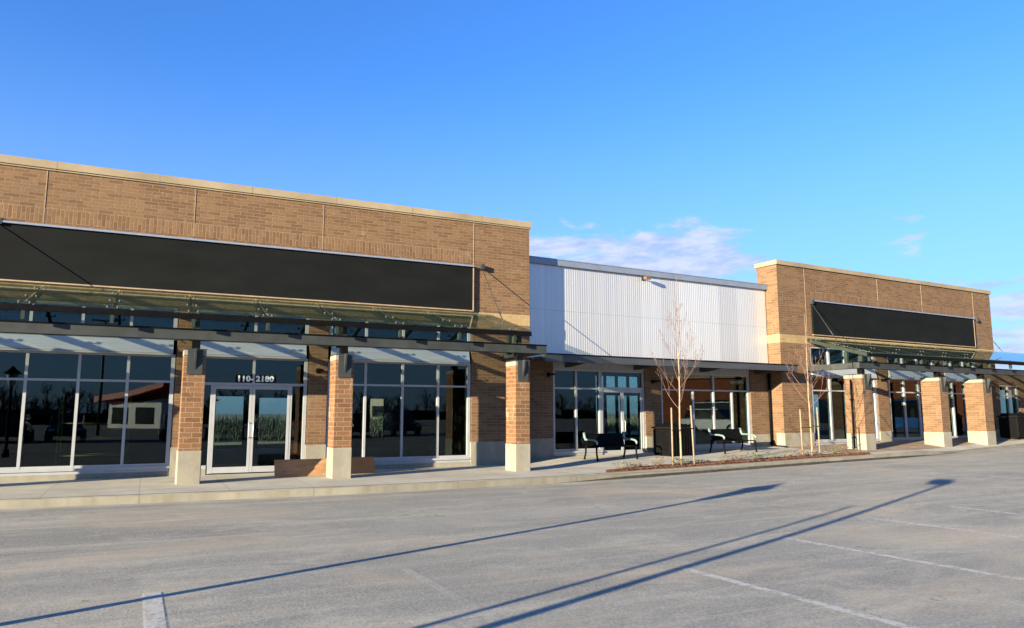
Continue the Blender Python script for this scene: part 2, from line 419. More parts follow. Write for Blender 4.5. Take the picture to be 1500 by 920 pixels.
# ------------------------------------------------------------------ shop front pieces
def bar_mb(verts, hors, y0, y1, w=.062):
    """frame of vertical bars (x,z0,z1,w) and horizontal bars (x0,x1,z,h)"""
    mb = MB()
    for (x, z0, z1, ww) in verts: mb.box(x-ww/2, x+ww/2, y0, y1, z0, z1)
    for (x0, x1, z, h) in hors: mb.box(x0, x1, y0+.004, y1-.004, z-h/2, z+h/2)
    return mb
def window(parent, name, x0, x1, z0, z1, yf, mulls, trans=(), w=.062, glass='glass', edge=.085):
    v = [(x0+edge/2, z0, z1, edge), (x1-edge/2, z0, z1, edge)] + [(m, z0, z1, w) for m in mulls]
    h = [(x0+edge, x1-edge, z0+.03, .06), (x0+edge, x1-edge, z1-.03, .06)] + [(x0+edge, x1-edge, t, .05) for t in trans]
    f = bar_mb(v, h, yf, yf+.13).build(name, 'alu', parent)
    g = MB().box(x0+.02, x1-.02, yf+.055, yf+.067, z0+.01, z1-.01).build('pane', glass, f)
    return f
def sill(parent, x0, x1, yf, z0, zb):
    mb = MB().box(x0, x1, yf-.05, yf+.13, z0+.07, z0+.125).box(x0, x1, yf-.015, yf+.12, z0, z0+.072)
    mb.build('window_sill', 'alu', parent)
    MB().box(x0, x1, yf-.035, yf+.2, zb, z0-.001).build('sill_kerb', 'base', parent)
def spandrel(parent, x0, x1, yf, z0=2.84, z1=3.17):
    MB().prism([(yf-.085, z0), (yf-.10, z0+.025), (yf-.03, z1), (yf+.05, z1), (yf+.05, z0)], 'x', x0, x1).build('spandrel_panel', 'spandrel', parent)
    MB().box(x0, x1, yf-.115, yf-.06, z0-.03, z0+.004).build('spandrel_trim', 'alu', parent)
def door(parent, x0, x1, yf, z0, z1, handle_x, s=.085):
    mb = MB()
    mb.box(x0, x0+s, yf, yf+.05, z0, z1).box(x1-s, x1, yf, yf+.05, z0, z1)
    mb.box(x0+s, x1-s, yf+.003, yf+.047, z0, z0+.14).box(x0+s, x1-s, yf+.003, yf+.047, z1-.09, z1)
    d = mb.build('door', 'alu', parent)
    MB().box(x0+.04, x1-.04, yf+.02, yf+.03, z0+.1, z1-.06).build('pane', 'glass', d)
    MB().path([(handle_x, yf-.002, .86), (handle_x, yf-.06, .88), (handle_x, yf-.06, 1.2), (handle_x, yf-.002, 1.22)], [.014]*4, 8).build('handle', 'alu', d)
    return d
def shell(parent, x0, x1, yf, yb, ztop, zc, holes, zb=-.3, zl_=None):
    """side walls, roof, ceiling, floor and back wall with openings"""
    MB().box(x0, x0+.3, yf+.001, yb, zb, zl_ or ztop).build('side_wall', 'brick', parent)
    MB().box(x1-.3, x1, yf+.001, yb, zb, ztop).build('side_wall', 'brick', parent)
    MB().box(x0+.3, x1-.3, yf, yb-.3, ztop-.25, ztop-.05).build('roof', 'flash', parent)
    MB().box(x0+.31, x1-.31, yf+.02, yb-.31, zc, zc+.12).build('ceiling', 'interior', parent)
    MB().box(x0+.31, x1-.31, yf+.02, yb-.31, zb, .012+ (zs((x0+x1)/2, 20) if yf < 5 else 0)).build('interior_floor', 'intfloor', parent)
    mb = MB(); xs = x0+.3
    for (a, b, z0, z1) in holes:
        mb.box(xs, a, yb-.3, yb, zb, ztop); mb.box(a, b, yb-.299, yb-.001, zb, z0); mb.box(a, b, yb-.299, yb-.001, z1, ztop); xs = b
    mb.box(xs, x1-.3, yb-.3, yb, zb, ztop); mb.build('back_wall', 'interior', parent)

# ------------------------------------------------------------------ building A (left)
YA0 = 19.2
A = thing('brick_shop_building', 'long brown brick shop building on the left with white-framed shop windows and numbered glass doors', 'building', FA, (3, YA0, 0))
XL, XR = -14, 10.05
w = MB().box(XL, XR, YA0, YA0+.35, 3.96, 6.97)
w.box(XL, 8.18, YA0-.006, YA0+.01, 5.72, 6.05, True)
piersA = [(-14, -12.9), (-10.2, -9.7), (-5.95, -5.45), (.60, .93), (3.69, 4.17), (8.2, 10.05)]
for a, b in piersA: w.box(a, b, YA0, YA0+.35, .66, 3.96)
w.build('wall', 'brick', A)
for a, b in piersA: MB().box(a-.012, b+.012 if b < 10 else b, YA0-.025, YA0+.36, -.2, .66).build('pier_base', 'base', A)
MB().box(XL, XR+.002, YA0-.012, YA0+.05, 4.0, 4.315).build('belt_course', 'brick_belt', A)
MB().box(XL, XR+.05, YA0-.06, YA0+.42, 6.97, 7.145).box(XL, XR+.03, YA0-.03, YA0+.38, 6.93, 6.971).build('coping', 'coping', A)
for x in (-8.6, -5.45, -2.3, .81, 3.93, 8.24): MB().box(x-.007, x+.007, YA0-.009, YA0+.004, 5.70 if x < 8 else 4.33, 6.93).build('expansion_joint', 'joint', A)
def mullrange(a, b, st): return frange(a, b, st)
yf = YA0+.03
for (x0, x1, mu) in [(-12.88, -10.22, [-12, -11.1]), (-5.43, .58, [-4.38, -3.38, -2.38, -1.38, -.40]), (4.19, 8.18, [5.18, 6.2, 7.22])]:
    window(A, 'shop_window', x0, x1, .24, 2.83, yf, mu, [2.19])
    window(A, 'clerestory_window', x0, x1, 3.18, 3.95, yf, mu, [], glass='clear')
    sill(A, x0, x1, yf, .115, -.15); spandrel(A, x0+.06, x1-.06, yf)
window(A, 'shop_window', -9.68, -5.97, .24, 2.83, yf, [-8.8, -7.8, -6.8], [2.19])
window(A, 'clerestory_window', -9.68, -5.97, 3.18, 3.95, yf, [-8.8, -7.8, -6.8], [], glass='clear')
sill(A, -9.68, -5.97, yf, .115, -.15); spandrel(A, -9.62, -6.03, yf)
# entrance bay
x0, x1 = .95, 3.67
window(A, 'clerestory_window', x0, x1, 3.18, 3.95, yf, [2.37], [], glass='clear'); spandrel(A, x0+.06, x1-.06, yf)
fr = bar_mb([(x0+.04, .02, 2.83, .08), (x1-.04, .02, 2.83, .08), (1.425, .02, 2.13, .045), (3.285, .02, 2.13, .045), (2.37, 2.19, 2.83, .055)],
            [(x0+.08, x1-.08, 2.16, .06), (x0+.08, x1-.08, 2.80, .06), (x0+.08, 1.375, .18, .08), (3.335, x1-.08, .18, .08)], yf, yf+.13).build('entrance_frame', 'alu', A)
MB().box(x0+.02, x1-.02, yf+.055, yf+.066, 2.17, 2.81).box(x0+.03, 1.41, yf+.055, yf+.066, .15, 2.15).box(3.30, x1-.03, yf+.055, yf+.066, .15, 2.15).build('pane', 'glass', fr)
for xa, xb in ((x0+.08, 1.375), (3.335, x1-.08)): MB().box(xa, xb, yf, yf+.12, .0, .14).build('sill_kerb', 'base', A)
door(A, 1.45, 2.352, yf-.004, .03, 2.125, 2.305, .062); door(A, 2.358, 3.26, yf-.004, .03, 2.125, 2.405, .062)
shell(A, XL, XR, YA0+.35, 33, 6.75, 4.05, [(2.6, 3.7, .15, 2.15), (4.3, 5.5, .15, 2.1), (9.05, 9.74, .4, 2.1)])

# sign panels
def signboard(fr, x0, x1, y, z0, z1, label, at):
    t = thing('blank_signboard', label, 'sign', fr, at)
    MB().box(x0, x1, y-.07, y-.002, z0, z1).build('sign_face', 'black', t)
    MB().box(x0-.02, x1+.02, y-.13, y-.001, z1, z1+.045).build('top_trim', 'trim', t)
    MB().box(x0, x1, y-.085, y-.0015, z0-.03, z0).box(x1, x1+.03, y-.082, y-.0012, z0-.03, z1).build('edge_trim', 'joint', t)
    return t
signboard(FA, XL+.5, 8.19, YA0-.004, 4.35, 5.60, 'long black blank signboard on the large left brick shop wall', (-3, YA0, 4.35))

# ------------------------------------------------------------------ glass canopy
def canopy(fr, x0, x1, xb0, xb1, ypf, yw, rafters, posts, label, at, rods, pil):
    """ypf: front face of the pillars, yw: wall face. glass slopes down and out from the wall"""
    t = thing('glass_canopy', label, 'canopy', fr, at)
    yb = ypf+.10
    yfr = ypf-.22
    zw_, zf = 4.27, 3.535
    sl = (zw_-zf)/(yw-yfr)
    def zl(y): return zw_ - (yw-y)*sl
    # box beam with thin dark top flange
    MB().box(xb0, xb1, yb, yb+.24, 3.0, 3.205).build('beam', 'steel', t)
    MB().box(xb0, xb1+.01, yb-.03, yb+.27, 3.206, 3.232).build('beam_flange', 'blackplastic', t)
    for xe in (xb0+.12, xb1-.12):
        MB().box(xe-.12, xe+.12, yb+.272, yw-.004, 3.0, 3.2).build('return_beam', 'steel', t)
    for x in rafters:
        rf = MB().beam((x, yw-.003, zl(yw)-.11), (x, yfr+.06, zl(yfr+.06)-.11), .05, .12).box(x-.033, x+.033, yfr+.03, yfr+.12, zl(yfr)-.30, zl(yfr)-.02).build('rafter', 'green_steel', t)
        for y in (yfr+.12, yfr+.95, yw-.45):
            MB().box(x-.12, x+.12, y-.012, y+.012, zl(y)-.024, zl(y)-.008).tube((x-.09, y, zl(y)-.03), (x-.09, y, zl(y)+.025), .022, n=8).tube((x+.09, y, zl(y)-.03), (x+.09, y, zl(y)+.025), .022, n=8).build('glass_clamp', 'steel_light', rf)
    MB().beam((x0, yfr+.06, zl(yfr+.06)-.10), (x1, yfr+.06, zl(yfr+.06)-.085), .07, .115).build('purlin', 'blackplastic', t)
    MB().beam((x0, yw-.06, zl(yw-.06)-.075), (x1, yw-.06, zl(yw-.06)-.075), .05, .06).build('purlin', 'green_steel', t)
    # panels
    edges = sorted(set([x0] + [r for r in rafters if x0 < r < x1] + [x1]))
    for a, b in zip(edges, edges[1:]):
        g = MB(); a += .02; b -= .02
        g.prism([(yw-.03, zl(yw-.03)), (yfr, zl(yfr)), (yfr, zl(yfr)+.013), (yw-.03, zl(yw-.03)+.013)], 'x', a, b)
        g.build('glass_panel', 'canopyglass', t)
    for x in posts:
        for y in (yb+.05, yb+.62):
            if y < yb+.3: MB().box(x-.045, x+.045, y-.04, y+.10, 3.233, zl(y)-.2).build('post', 'green_steel', t)
            else: MB().box(x-.045, x+.045, y-.04, y+.10, 3.0, zl(y)-.2).build('post', 'green_steel', t)
        mb = MB().box(x-.08, x+.08, yb+.02, yb+.2, 2.78, 2.999)
        mb.build('bearing_stub', 'blackplastic', t)
    for (x, yo, zt) in rods:
        yt = yw-yo
        r = MB().path([(x, yw-.02, 5.63), (x, yt+.22, 5.63+(zt-5.63)*(yo-.22)/yo), (x, yt, zt)], [.011, .011, .011], 8)
        r.tube((x, yt+.10, zt+(5.63-zt)*.10/yo), (x, yt+.30, zt+(5.63-zt)*.30/yo), .02)
        r.build('tie_rod', 'steel', t)
        MB().box(x-.05, x+.05, yw-.14, yw-.003, 5.56, 5.70).build('rod_anchor', 'steel', t)
    return t
def pillar(fr, x0, x1, y0, y1, zb, label, bm_='brick_pillar'):
    xc, yc = (x0+x1)/2, (y0+y1)/2
    t = thing('brick_pillar', label, 'pillar', fr, (xc, yc, zb), 'brick pillars along the canopies')
    MB().box(x0, x1, y0, y1, .5, 2.66).build('brick_shaft', bm_, t, bev=.004)
    MB().box(x0-.003, x1+.003, y0-.003, y1+.003, 2.66, 2.77).build('cap_course', 'base', t)
    MB().box(x0-.014, x1+.014, y0-.014, y1+.014, zb-.1, zb+.68 if zb < .05 else .76).build('concrete_base', 'base', t, bev=.015)
    MB().box(x0-.01, x1+.01, y0-.01, y1+.01, 2.771, 2.80).build('cap', 'steel', t)
    b = MB().box(xc-.15, xc+.15, y0-.025, y0-.002, 2.26, 2.765).build('bracket_plate', 'steel', t)
    MB().prism([(y0-.028, 2.80), (y0-.16, 2.80), (y0-.028, 2.36)], 'x', xc-.02, xc+.02).build('bracket_fin', 'steel', b)
    return t
PA = [(-10.05, -9.6, 'second brick pillar off to the left, past the edge of the frame'), (-5.85, -5.42, 'brick pillar off the left edge in front of the left shop windows'),
      (.67, 1.10, 'brick pillar left of the numbered glass doors, leftmost in the photo'),
      (3.84, 4.25, 'brick pillar with plywood sheets lying against both of its sides'),
      (8.42, 8.82, 'brick pillar with white salt stains at the right end of the left canopy')]
for x0, x1, lb in PA: pillar(FA, x0, x1, 16.85, 17.42, 0, lb)
canopy(FA, XL, 8.78, XL, 9.37, 16.85, YA0, [-2.2+1.5*k for k in range(-7, 8)], [-9.8, -5.6, .90, 4.06, 8.60],
       'sloping glass canopy on a grey steel beam along the left brick shops', (3, YA0, 3), [(8.48, 1.52, 3.83), (-3.1, 1.52, 3.83)], None)

# ------------------------------------------------------------------ building B (right)
NW = 2.35
B = thing('brick_shop_building', 'brown brick shop building on the right past the white corrugated wall', 'building', FB, (5, NW, .15))
SL, SR = -1.5, 12.72
w = MB().box(SL, SR, NW, NW+.35, 3.96, 6.93)
w.box(.3, 11.1, NW-.006, NW+.01, 5.74, 6.05, True)
w.box(SL, SL+.35, NW+.3501, NW+.95, 6.0, 6.93).box(SR-.35, SR, NW+.3501, NW+.95, 5.9, 6.93)
piersB = [(SL, .05), (4.0, 4.72), (8.0, 8.6), (11.12, SR)]
for a, b in piersB: w.box(a, b, NW, NW+.35, .74, 3.96)
w.build('wall', 'brick', B)
for a, b in piersB: MB().box(a if a < 0 else a-.012, b+.012 if b < 12 else b, NW-.025, NW+.36, -.1, .74).build('pier_base', 'base', B)
MB().box(SL-.012, SR, NW-.012, NW+.05, 4.02, 4.33).box(SL-.012, SL+.05, NW+.0501, NW+9, 4.02, 4.33).build('belt_course', 'brick_belt', B)
MB().box(SL-.05, SR+.05, NW-.06, NW+.42, 6.93, 7.09).box(SL-.052, SL+.42, NW+.421, NW+1.0, 6.93, 7.09).build('coping', 'coping', B)
for x in (.0, 4.4, 7.4, 11.3): MB().box(x-.007, x+.007, NW-.009, NW+.004, 5.72 if .2 < x < 11 else 4.35, 6.92).build('expansion_joint', 'joint', B)
yb_ = NW+.03
for (x0, x1, mu, tr) in [(.07, 3.98, [1.2, 2.16, 3.1], 2.3), (4.74, 7.98, [5.8, 6.8], 2.3), (8.62, 11.10, [9.25, 10.2], 2.3)]:
    window(B, 'shop_window', x0, x1, .42, 2.85, yb_, mu, [tr], w=.09, edge=.12)
    window(B, 'clerestory_window', x0, x1, 3.2, 3.95, yb_, mu, [], w=.09, glass='clear', edge=.12)
    sill(B, x0, x1, yb_, .29, .0); spandrel(B, x0+.06, x1-.06, yb_, 2.86, 3.19)
shell(B, SL, SR, NW+.35, 9.2, 5.9, 4.05, [(1.6, 4.2, .3, 2.4), (6, 9.5, .3, 2.4)], -.1, 6.0)
signboard(FB, .28, 11.1, NW-.004, 4.40, 5.66, 'shorter black blank signboard on the right-hand brick shop wall', (5, NW, 4.4))
def zB(s, n):
    p = FB.w(s, n); return zs(p.x, p.y)
PB = [(-.25, .25, 'brick pillar with a dark downpipe on its side at the left end of the right canopy'), (4.25, 4.76, 'middle brick pillar in front of the right-hand shop windows'),
      (7.15, 7.75, 'brick pillar in front of the right end of the small black signboard'), (12.05, 12.6, 'brick pillar cut by the right edge of the photo, beside the dark bin'), (16.3, 16.85, 'last brick pillar of the right canopy, past the frame edge')]
for s0, s1, lb in PB: pillar(FB, s0, s1, 0, .72, zB(s0, .3)-.02, lb, 'brick')
canopy(FB, -.10, 24, -.22, 24, 0, NW, [0.0+1.5*k for k in range(0, 17)], [0, 4.5, 7.45, 12.3, 16.6],
       'sloping glass canopy on a grey steel beam along the right brick shops', (5, NW, 3), [(.28, 1.03, 4.12), (11.4, 1.03, 4.12)], None)
dp = MB().path([(-.30, .42, 2.6), (-.30, .42, .25)], [.035, .035], 10)
dp.box(-.35, -.25, .37, .47, .6, .64).box(-.35, -.25, .37, .47, 1.9, 1.94)
tag(dp.build('downpipe', 'blackplastic', None), 'thin dark downpipe on the sunny side of a brick pillar', 'downpipe')
o = bpy.data.objects['downpipe']; o.location = FB.w(0, 0, 0); o.rotation_euler = (0, 0, ANG)

# annex beyond
X2 = thing('low_shop_wing', 'low shaded shop wing running on past the right brick building under the canopy', 'building', FB, (18, 2.7, .4))
w = MB().box(SR+.01, 30, NW+.05, NW+.35, 2.75, 3.22)
for a, b in [(SR+.01, SR+.25), (14.6, 15.6), (18.6, 19.4), (22.6, 23.4), (26.6, 30)]: w.box(a, b, NW+.05, NW+.35, .2, 2.75)
w.build('wall', 'brick', X2)
for a, b in [(SR+.26, 14.58), (15.62, 18.58), (19.42, 22.58), (23.42, 26.58)]:
    window(X2, 'shop_window', a, b, .4, 2.74, NW+.08, [(a+b)/2], [2.25], w=.09)
MB().box(SR+.02, 30, NW+.36, 12, 3.0, 3.2).build('roof', 'interior', X2)
MB().box(SR+.02, 30, 11.7, 12, -.2, 3.0).build('back_wall', 'interior', X2)

# ------------------------------------------------------------------ metal building between
C = thing('corrugated_shop_unit', 'lower shop unit with a white corrugated metal upper wall between the two brick buildings', 'building', FM, (5, 0, .1))
SE = 10.58
prof = []
x = .02
while x < SE-.02:
    for dx, y in ((0, 0), (.038, 0), (.046, -.0038), (.07, -.0038), (.078, 0)):
        if x+dx <= SE-.02: prof.append((x+dx, y))
    x += .086
mb = MB()
for (px, py) in prof: mb.v += [(px, py, 3.10), (px, py, 6.03)]
for i in range(len(prof)-1): mb.face([2*i, 2*i+2, 2*i+3, 2*i+1])
mb.box(.02, SE-.02, .03, .2, 3.10, 6.02)
mb.build('corrugated_wall', 'sheet', C)
MB().box(.004, SE-.004, -.10, .35, 6.03, 6.21).build('coping', 'flash', C)
MB().box(.004, SE-.004, -.115, .36, 6.211, 6.235).build('coping_cap', 'trim', C)
piersC = [(.012, 1.13), (4.73, 5.42), (9.62, SE-.01)]
for a, b in piersC:
    MB().box(a, b, .02, .4, .70, 3.09).build('pilaster', 'brick', C)
    MB().box(a, b, -.005, .42, -.1, .70).build('pilaster_base', 'base', C)
MB().box(1.14, 9.61, .05, .4, 2.83, 3.09).build('head_panel', 'soffit', C)
window(C, 'shop_window', 1.14, 2.98, .30, 2.825, .07, [2.02], [2.22])
sill(C, 1.14, 2.98, .07, .17, -.05)
fr = bar_mb([(4.69, .1, 2.825, .06), (2.99, .1, 2.825, .06)], [(3.02, 4.64, 2.25, .07), (3.02, 4.64, 2.795, .06)], .07, .2).build('entrance_frame', 'alu', C)
MB().box(3.0, 4.70, .125, .137, 2.27, 2.80).build('pane', 'glass', fr)
door(C, 3.03, 3.83, .09, .14, 2.21, 3.78, .05); door(C, 3.838, 4.635, .09, .14, 2.21, 3.89, .05)
window(C, 'shop_window', 5.43, 9.61, .33, 2.825, .07, [7.85], [2.24])
for x in (6.9, 8.75): MB().box(x-.035, x+.035, .085, .19, .37, 2.21).build('mullion', 'alu', C)
sill(C, 5.43, 9.61, .07, .2, -.05)
# awning
MB().box(.06, SE+.1, -1.22, -1.16, 2.93, 3.14).box(.06, SE+.1, -1.159, -.002, 3.04, 3.09).box(SE+.04, SE+.1, -1.159, -.5, 2.93, 3.039).build('awning', 'awning', C)
MB().box(.05, SE+.11, -1.26, -1.0, 3.141, 3.165).build('awning_drip_edge', 'blackplastic', C)
for x in (1.6, 4.3, 7.2, 9.9): MB().prism([(-1.15, 3.03), (.0, 3.03), (.0, 2.86), (-.25, 2.86), (-1.15, 2.96)], 'x', x-.05, x+.05).build('awning_bracket', 'awning', C)
pp = MB().path([(10.50, -.06, 2.9), (10.50, -.06, .3)], [.045, .045], 10).build('downpipe', 'blackplastic', C)
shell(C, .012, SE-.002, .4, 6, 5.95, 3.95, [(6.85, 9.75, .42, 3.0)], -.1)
rf = bar_mb([(7.4, .42, 3.0, .07), (8.0, .42, 3.0, .07), (8.6, .42, 3.0, .07), (9.2, .42, 3.0, .07)], [(6.85, 9.75, 2.25, .12), (6.85, 9.75, .5, .1)], 5.75, 5.88).build('rear_window_frame', 'steel', C)
MB().box(6.86, 9.74, 5.81, 5.82, .43, 2.99).build('pane', 'lightglass', rf)

# flood light on the metal wall
t = thing('flood_light', 'small rusty flood light sticking out from the top of the white corrugated wall', 'light', FM, (4.72, 0, 5.93))
MB().box(4.67, 4.77, -.03, .0, 5.87, 5.99).build('mount_plate', 'steel', t)
MB().path([(4.72, -.03, 5.93), (4.72, -.16, 5.93)], [.018, .018]).build('arm', 'steel', t)
MB().prism([(-.31, 5.86), (-.15, 5.89), (-.15, 5.98), (-.30, 5.97)], 'x', 4.63, 4.81).build('lamp_head', 'rustmetal', t, bev=.01)
# little wall lights on the piers
def walllight(fr, x, y, z, label):
    t = thing('wall_light', label, 'light', fr, (x, y, z), 'small dark lights on the brick piers')
    MB().box(x-.05, x+.05, y-.03, y-.003, z-.06, z+.06).build('mount_plate', 'blackplastic', t)
    MB().box(x-.07, x+.07, y-.30, y-.031, z-.025, z+.035).build('lamp_head', 'blackplastic', t, bev=.008)
walllight(FA, 3.93, YA0, 2.53, 'small dark light on the brick pier right of the glass doors')
walllight(FM, .95, .02, 2.62, 'small dark light on the shaded pier left of the bench windows')
walllight(FM, 5.05, .02, 2.50, 'small dark light on the brick pier behind the first sapling')
walllight(FB, 4.3, NW, 2.78, 'small dark light on the pier between the right-hand shop windows')

# address numbers
t = thing('address_sign', 'black strip over the glass doors with white numerals 110-2180', 'sign', FA, (2.42, yf, 2.22))
MB().box(1.955, 2.335, yf-.008, yf-.002, 2.215, 2.385).build('left_panel', 'blackplastic', t)
MB().box(2.402, 2.905, yf-.008, yf-.002, 2.215, 2.385).build('right_panel', 'blackplastic', t)
def text(s, x, z, size, y, parent):
    cu = bpy.data.curves.new('numerals', 'FONT'); cu.body = s; cu.size = size; cu.extrude = .002; cu.offset = .0095; cu.space_character = 1.08
    tmp = bpy.data.objects.new('numerals_src', cu); COL.objects.link(tmp)
    bpy.context.view_layer.update()
    me = bpy.data.meshes.new_from_object(tmp.evaluated_get(bpy.context.evaluated_depsgraph_get()))
    COL.objects.unlink(tmp); bpy.data.objects.remove(tmp)
    o = bpy.data.objects.new('numerals', me); COL.objects.link(o); me.materials.clear(); me.materials.append(M['digit'])
    wmax = max(v.co.x for v in me.vertices); o.parent = parent
    off = Vector(parent['_off']); o.location = (x-off.x, y-off.y, z-off.z); o.rotation_euler = (R(90), 0, 0); o.scale = (1.08, 1, 1)
    return o, wmax
text('110-', 1.975, 2.235, .185, yf-.011, t); text('2180', 2.42, 2.235, .185, yf-.011, t)

# ------------------------------------------------------------------ loose objects
def plank(name, label, x0, x1, y, h, mat, lean=.16):
    xc = (x0+x1)/2; t = thing(name, label, 'plywood', FA, (xc, y, 0))
    mb = MB(); z0 = .006; th = .02
    mb.prism([(y, z0), (y+th, z0), (y+th+lean, z0+h), (y+lean, z0+h)], 'x', x0, x1)
    o = mb.build('board', mat, t)
    for xa in (x0+.15, x1-.21): MB().box(xa, xa+.06, y+th+.10, y+th+.22, z0+.001, z0+.28).build('batten', mat, t)
plank('plywood_sheet', 'brown plywood sheet propped on edge left of a brick pillar, by the doors', 2.74, 3.95, 17.76, .38, 'ply')
plank('plywood_sheet', 'dark shaded plywood sheet on edge right of the same brick pillar', 4.34, 5.14, 17.95, .38, 'plyshade')

def bench(cx, cy, rz, label):
    zb = zs(cx, cy)
    t = thing('bench', label, 'bench', FA, (0, 0, 0), 'black benches in front of the middle shop windows')
    L = 1.42; h = L/2
    mb = MB()
    for i in range(7): mb.box(-h+.03, h-.03, -.27+i*.077, -.200+i*.077, .425, .455)
    mb.build('seat', 'blackplastic', t)
    mb = MB()
    n_ = 26
    for i in range(n_):
        xx = -h+.05+(L-.1)*i/(n_-1); mb.beam((xx, .27, .46), (xx, .36, .84), .044, .014, (0, 1, 0))
    mb.beam((-h, .27, .46), (h, .27, .46), .03, .03); mb.beam((-h, .365, .855), (h, .365, .855), .045, .03)
    mb.build('backrest', 'blackplastic', t)
    for sx in (-h, h):
        for y, yo in ((-.27, -.31), (.28, .36)):
            MB().path([(sx, y, .44), (sx, y*1.02, .22), (sx, yo, .02), (sx, yo-.02, .0)], [.028, .026, .028, .040], 8).build('leg', 'blackplastic', t)
        MB().beam((sx, -.28, .43), (sx, .29, .43), .035, .04).build('side_rail', 'blackplastic', t)
        MB().path([(sx, .37, .90), (sx, .335, .76), (sx, .28, .665), (sx, .10, .67), (sx, -.10, .665), (sx, -.25, .635), (sx, -.30, .58), (sx, -.295, .51)],
                  [.036, .044, .038, .034, .034, .038, .034, .022], 10).build('armrest', 'benchlight', t)
    t.location = (cx, cy, zb); t.rotation_euler = (0, 0, rz); t.scale = (1, 1, .86)
    return t
b1 = bench(12.42, 18.55, R(2), 'black bench in front of the double doors under the awning')
copy_tree(b1, (17.42, 18.85, zs(17.42, 18.85)), ANG, 'black bench between the first sapling and the right brick building')

def bin_(x, y, rz, wd, h, label):
    t = thing('litter_bin', label, 'bin', FA, (0, 0, 0))
    a = wd/2
    MB().prism([(-a*.93, -a*.8), (a*.93, -a*.8), (a*.93, a*.8), (-a*.93, a*.8)], 'z', .04, h*.84).build('body', 'blackplastic', t, bev=.03)
    mb = MB()
    for i in range(9):
        xx = -a*.86+i*a*.215; mb.box(xx-.012, xx+.012, -a*.8-.016, -a*.8-.002, .1, h*.8)
    mb.build('slats', 'blackplastic', t)
    MB().prism([(-a, -a*.86), (a, -a*.86), (a, a*.86), (-a, a*.86)], 'z', h*.85, h*.90).build('rim', 'strap', t, bev=.012)
    MB().prism([(-a*.9, h*.901), (a*.9, h*.901), (a*.6, h), (-a*.6, h)], 'y', -a*.7, a*.7).build('lid', 'blackplastic', t, bev=.02)
    for xa in (-a*.9, a*.7): MB().box(xa, xa+a*.2, -a*.7, a*.7, 0, .041).build('foot', 'strap', t)
    t.location = (x, y, zs(x, y)); t.rotation_euler = (0, 0, rz); return t
bin_(14.9, 18.8, ANG, 1.0, .98, 'wide black litter bin behind the stakes of the first sapling')
pb = FB.w(11.25, 1.05)
bin_(pb.x, pb.y, ANG, .95, 1.05, 'wide black litter bin in shade between the last two pillars at the right edge')

# ------------------------------------------------------------------ planting bed
def by0(x): return ky(x)+.22
def bw(x): return .52*min(1, sm(10.3, 11.6, x)+.04)*min(1, 1-sm(18.8, 20.6, x)+.04)
xs = [x for x in frange(10.2, 20.7, .15)]
rnd = random.Random(3)
mb = MB(); K = 7
for x in xs:
    for j in range(K):
        f = j/(K-1); y = by0(x)+bw(x)*f
        edge = min(f, 1-f)*2
        mb.v.append((x, y, zw(x, y)+.005+(.045+.02*rnd.random())*min(1, edge*3)))
for i in range(len(xs)-1):
    for j in range(K-1): mb.face([i*K+j, (i+1)*K+j, (i+1)*K+j+1, i*K+j+1])
struct(mb.build('planting_bed', 'mulch'))
mb = MB()
for i in range(1500):
    x = rnd.uniform(10.4, 20.4); y = by0(x)+bw(x)*rnd.uniform(-.06, 1.02); z = zw(x, y)+.045; a = rnd.uniform(0, 3.14); l = rnd.uniform(.02, .06)
    d = Vector((math.cos(a), math.sin(a), rnd.uniform(-.4, .4)))
    mb.beam(Vector((x, y, z))-d*l/2, Vector((x, y, z))+d*l/2, rnd.uniform(.012, .03), .008)
o = mb.build('bark_chips', 'mulch'); o['kind'] = 'stuff'; tag(o, 'red brown bark chips loose over the planting bed', 'mulch')

def plantlet(seed, mats):
    r = random.Random(seed); mb = MB()
    n_ = r.randint(26, 40); sp = r.uniform(.13, .24); hh = r.uniform(.10, .26)
    for k in range(n_):
        a = r.uniform(0, 6.28); rr = sp*math.sqrt(r.random()); z = r.uniform(.02, hh)
        c = Vector((rr*math.cos(a), rr*math.sin(a), z)); d = Vector((math.cos(a+r.uniform(-.8, .8)), math.sin(a+r.uniform(-.8, .8)), r.uniform(-.2, .9))).normalized()
        s_ = d.cross(Vector((0, 0, 1))).normalized(); l = r.uniform(.05, .10); wd = l*.4; b = len(mb.v)
        up = s_.cross(d)*.01
        mb.v += [tuple(c), tuple(c+d*l*.5+s_*wd+up), tuple(c+d*l), tuple(c+d*l*.5-s_*wd+up)]
        mb.face([b, b+1, b+2, b+3])
    return mb
protos = []
for k in range(6):
    t = thing('bedding_plant', 'small low plant in the bark bed along the kerb', 'plant', FA, (0, 0, 0), 'small plants dotted along the bark bed')
    plantlet(20+k, None).build('leaves', ['leafg', 'leafb', 'leafg', 'leafb', 'leafg', 'leafb'][k], t)
    mb = MB()
    for q in range(4):
        a = q*1.6; mb.path([(0, 0, 0), (.05*math.cos(a), .05*math.sin(a), .08), (.09*math.cos(a), .09*math.sin(a), .17)], [.006, .004, .002], 5)
    mb.build('stems', 'twig', t); protos.append(t)
spots = [10.75, 11.05, 11.35, 11.6, 11.9, 12.2, 12.35, 12.65, 12.95, 13.3, 13.6, 13.9, 14.3, 14.6, 14.85, 15.05, 15.25, 15.5, 15.9, 16.3, 16.7, 17.1, 17.4, 17.65, 17.9, 18.15, 18.4, 18.7, 18.9, 19.15, 19.4, 19.65, 19.9, 20.15]
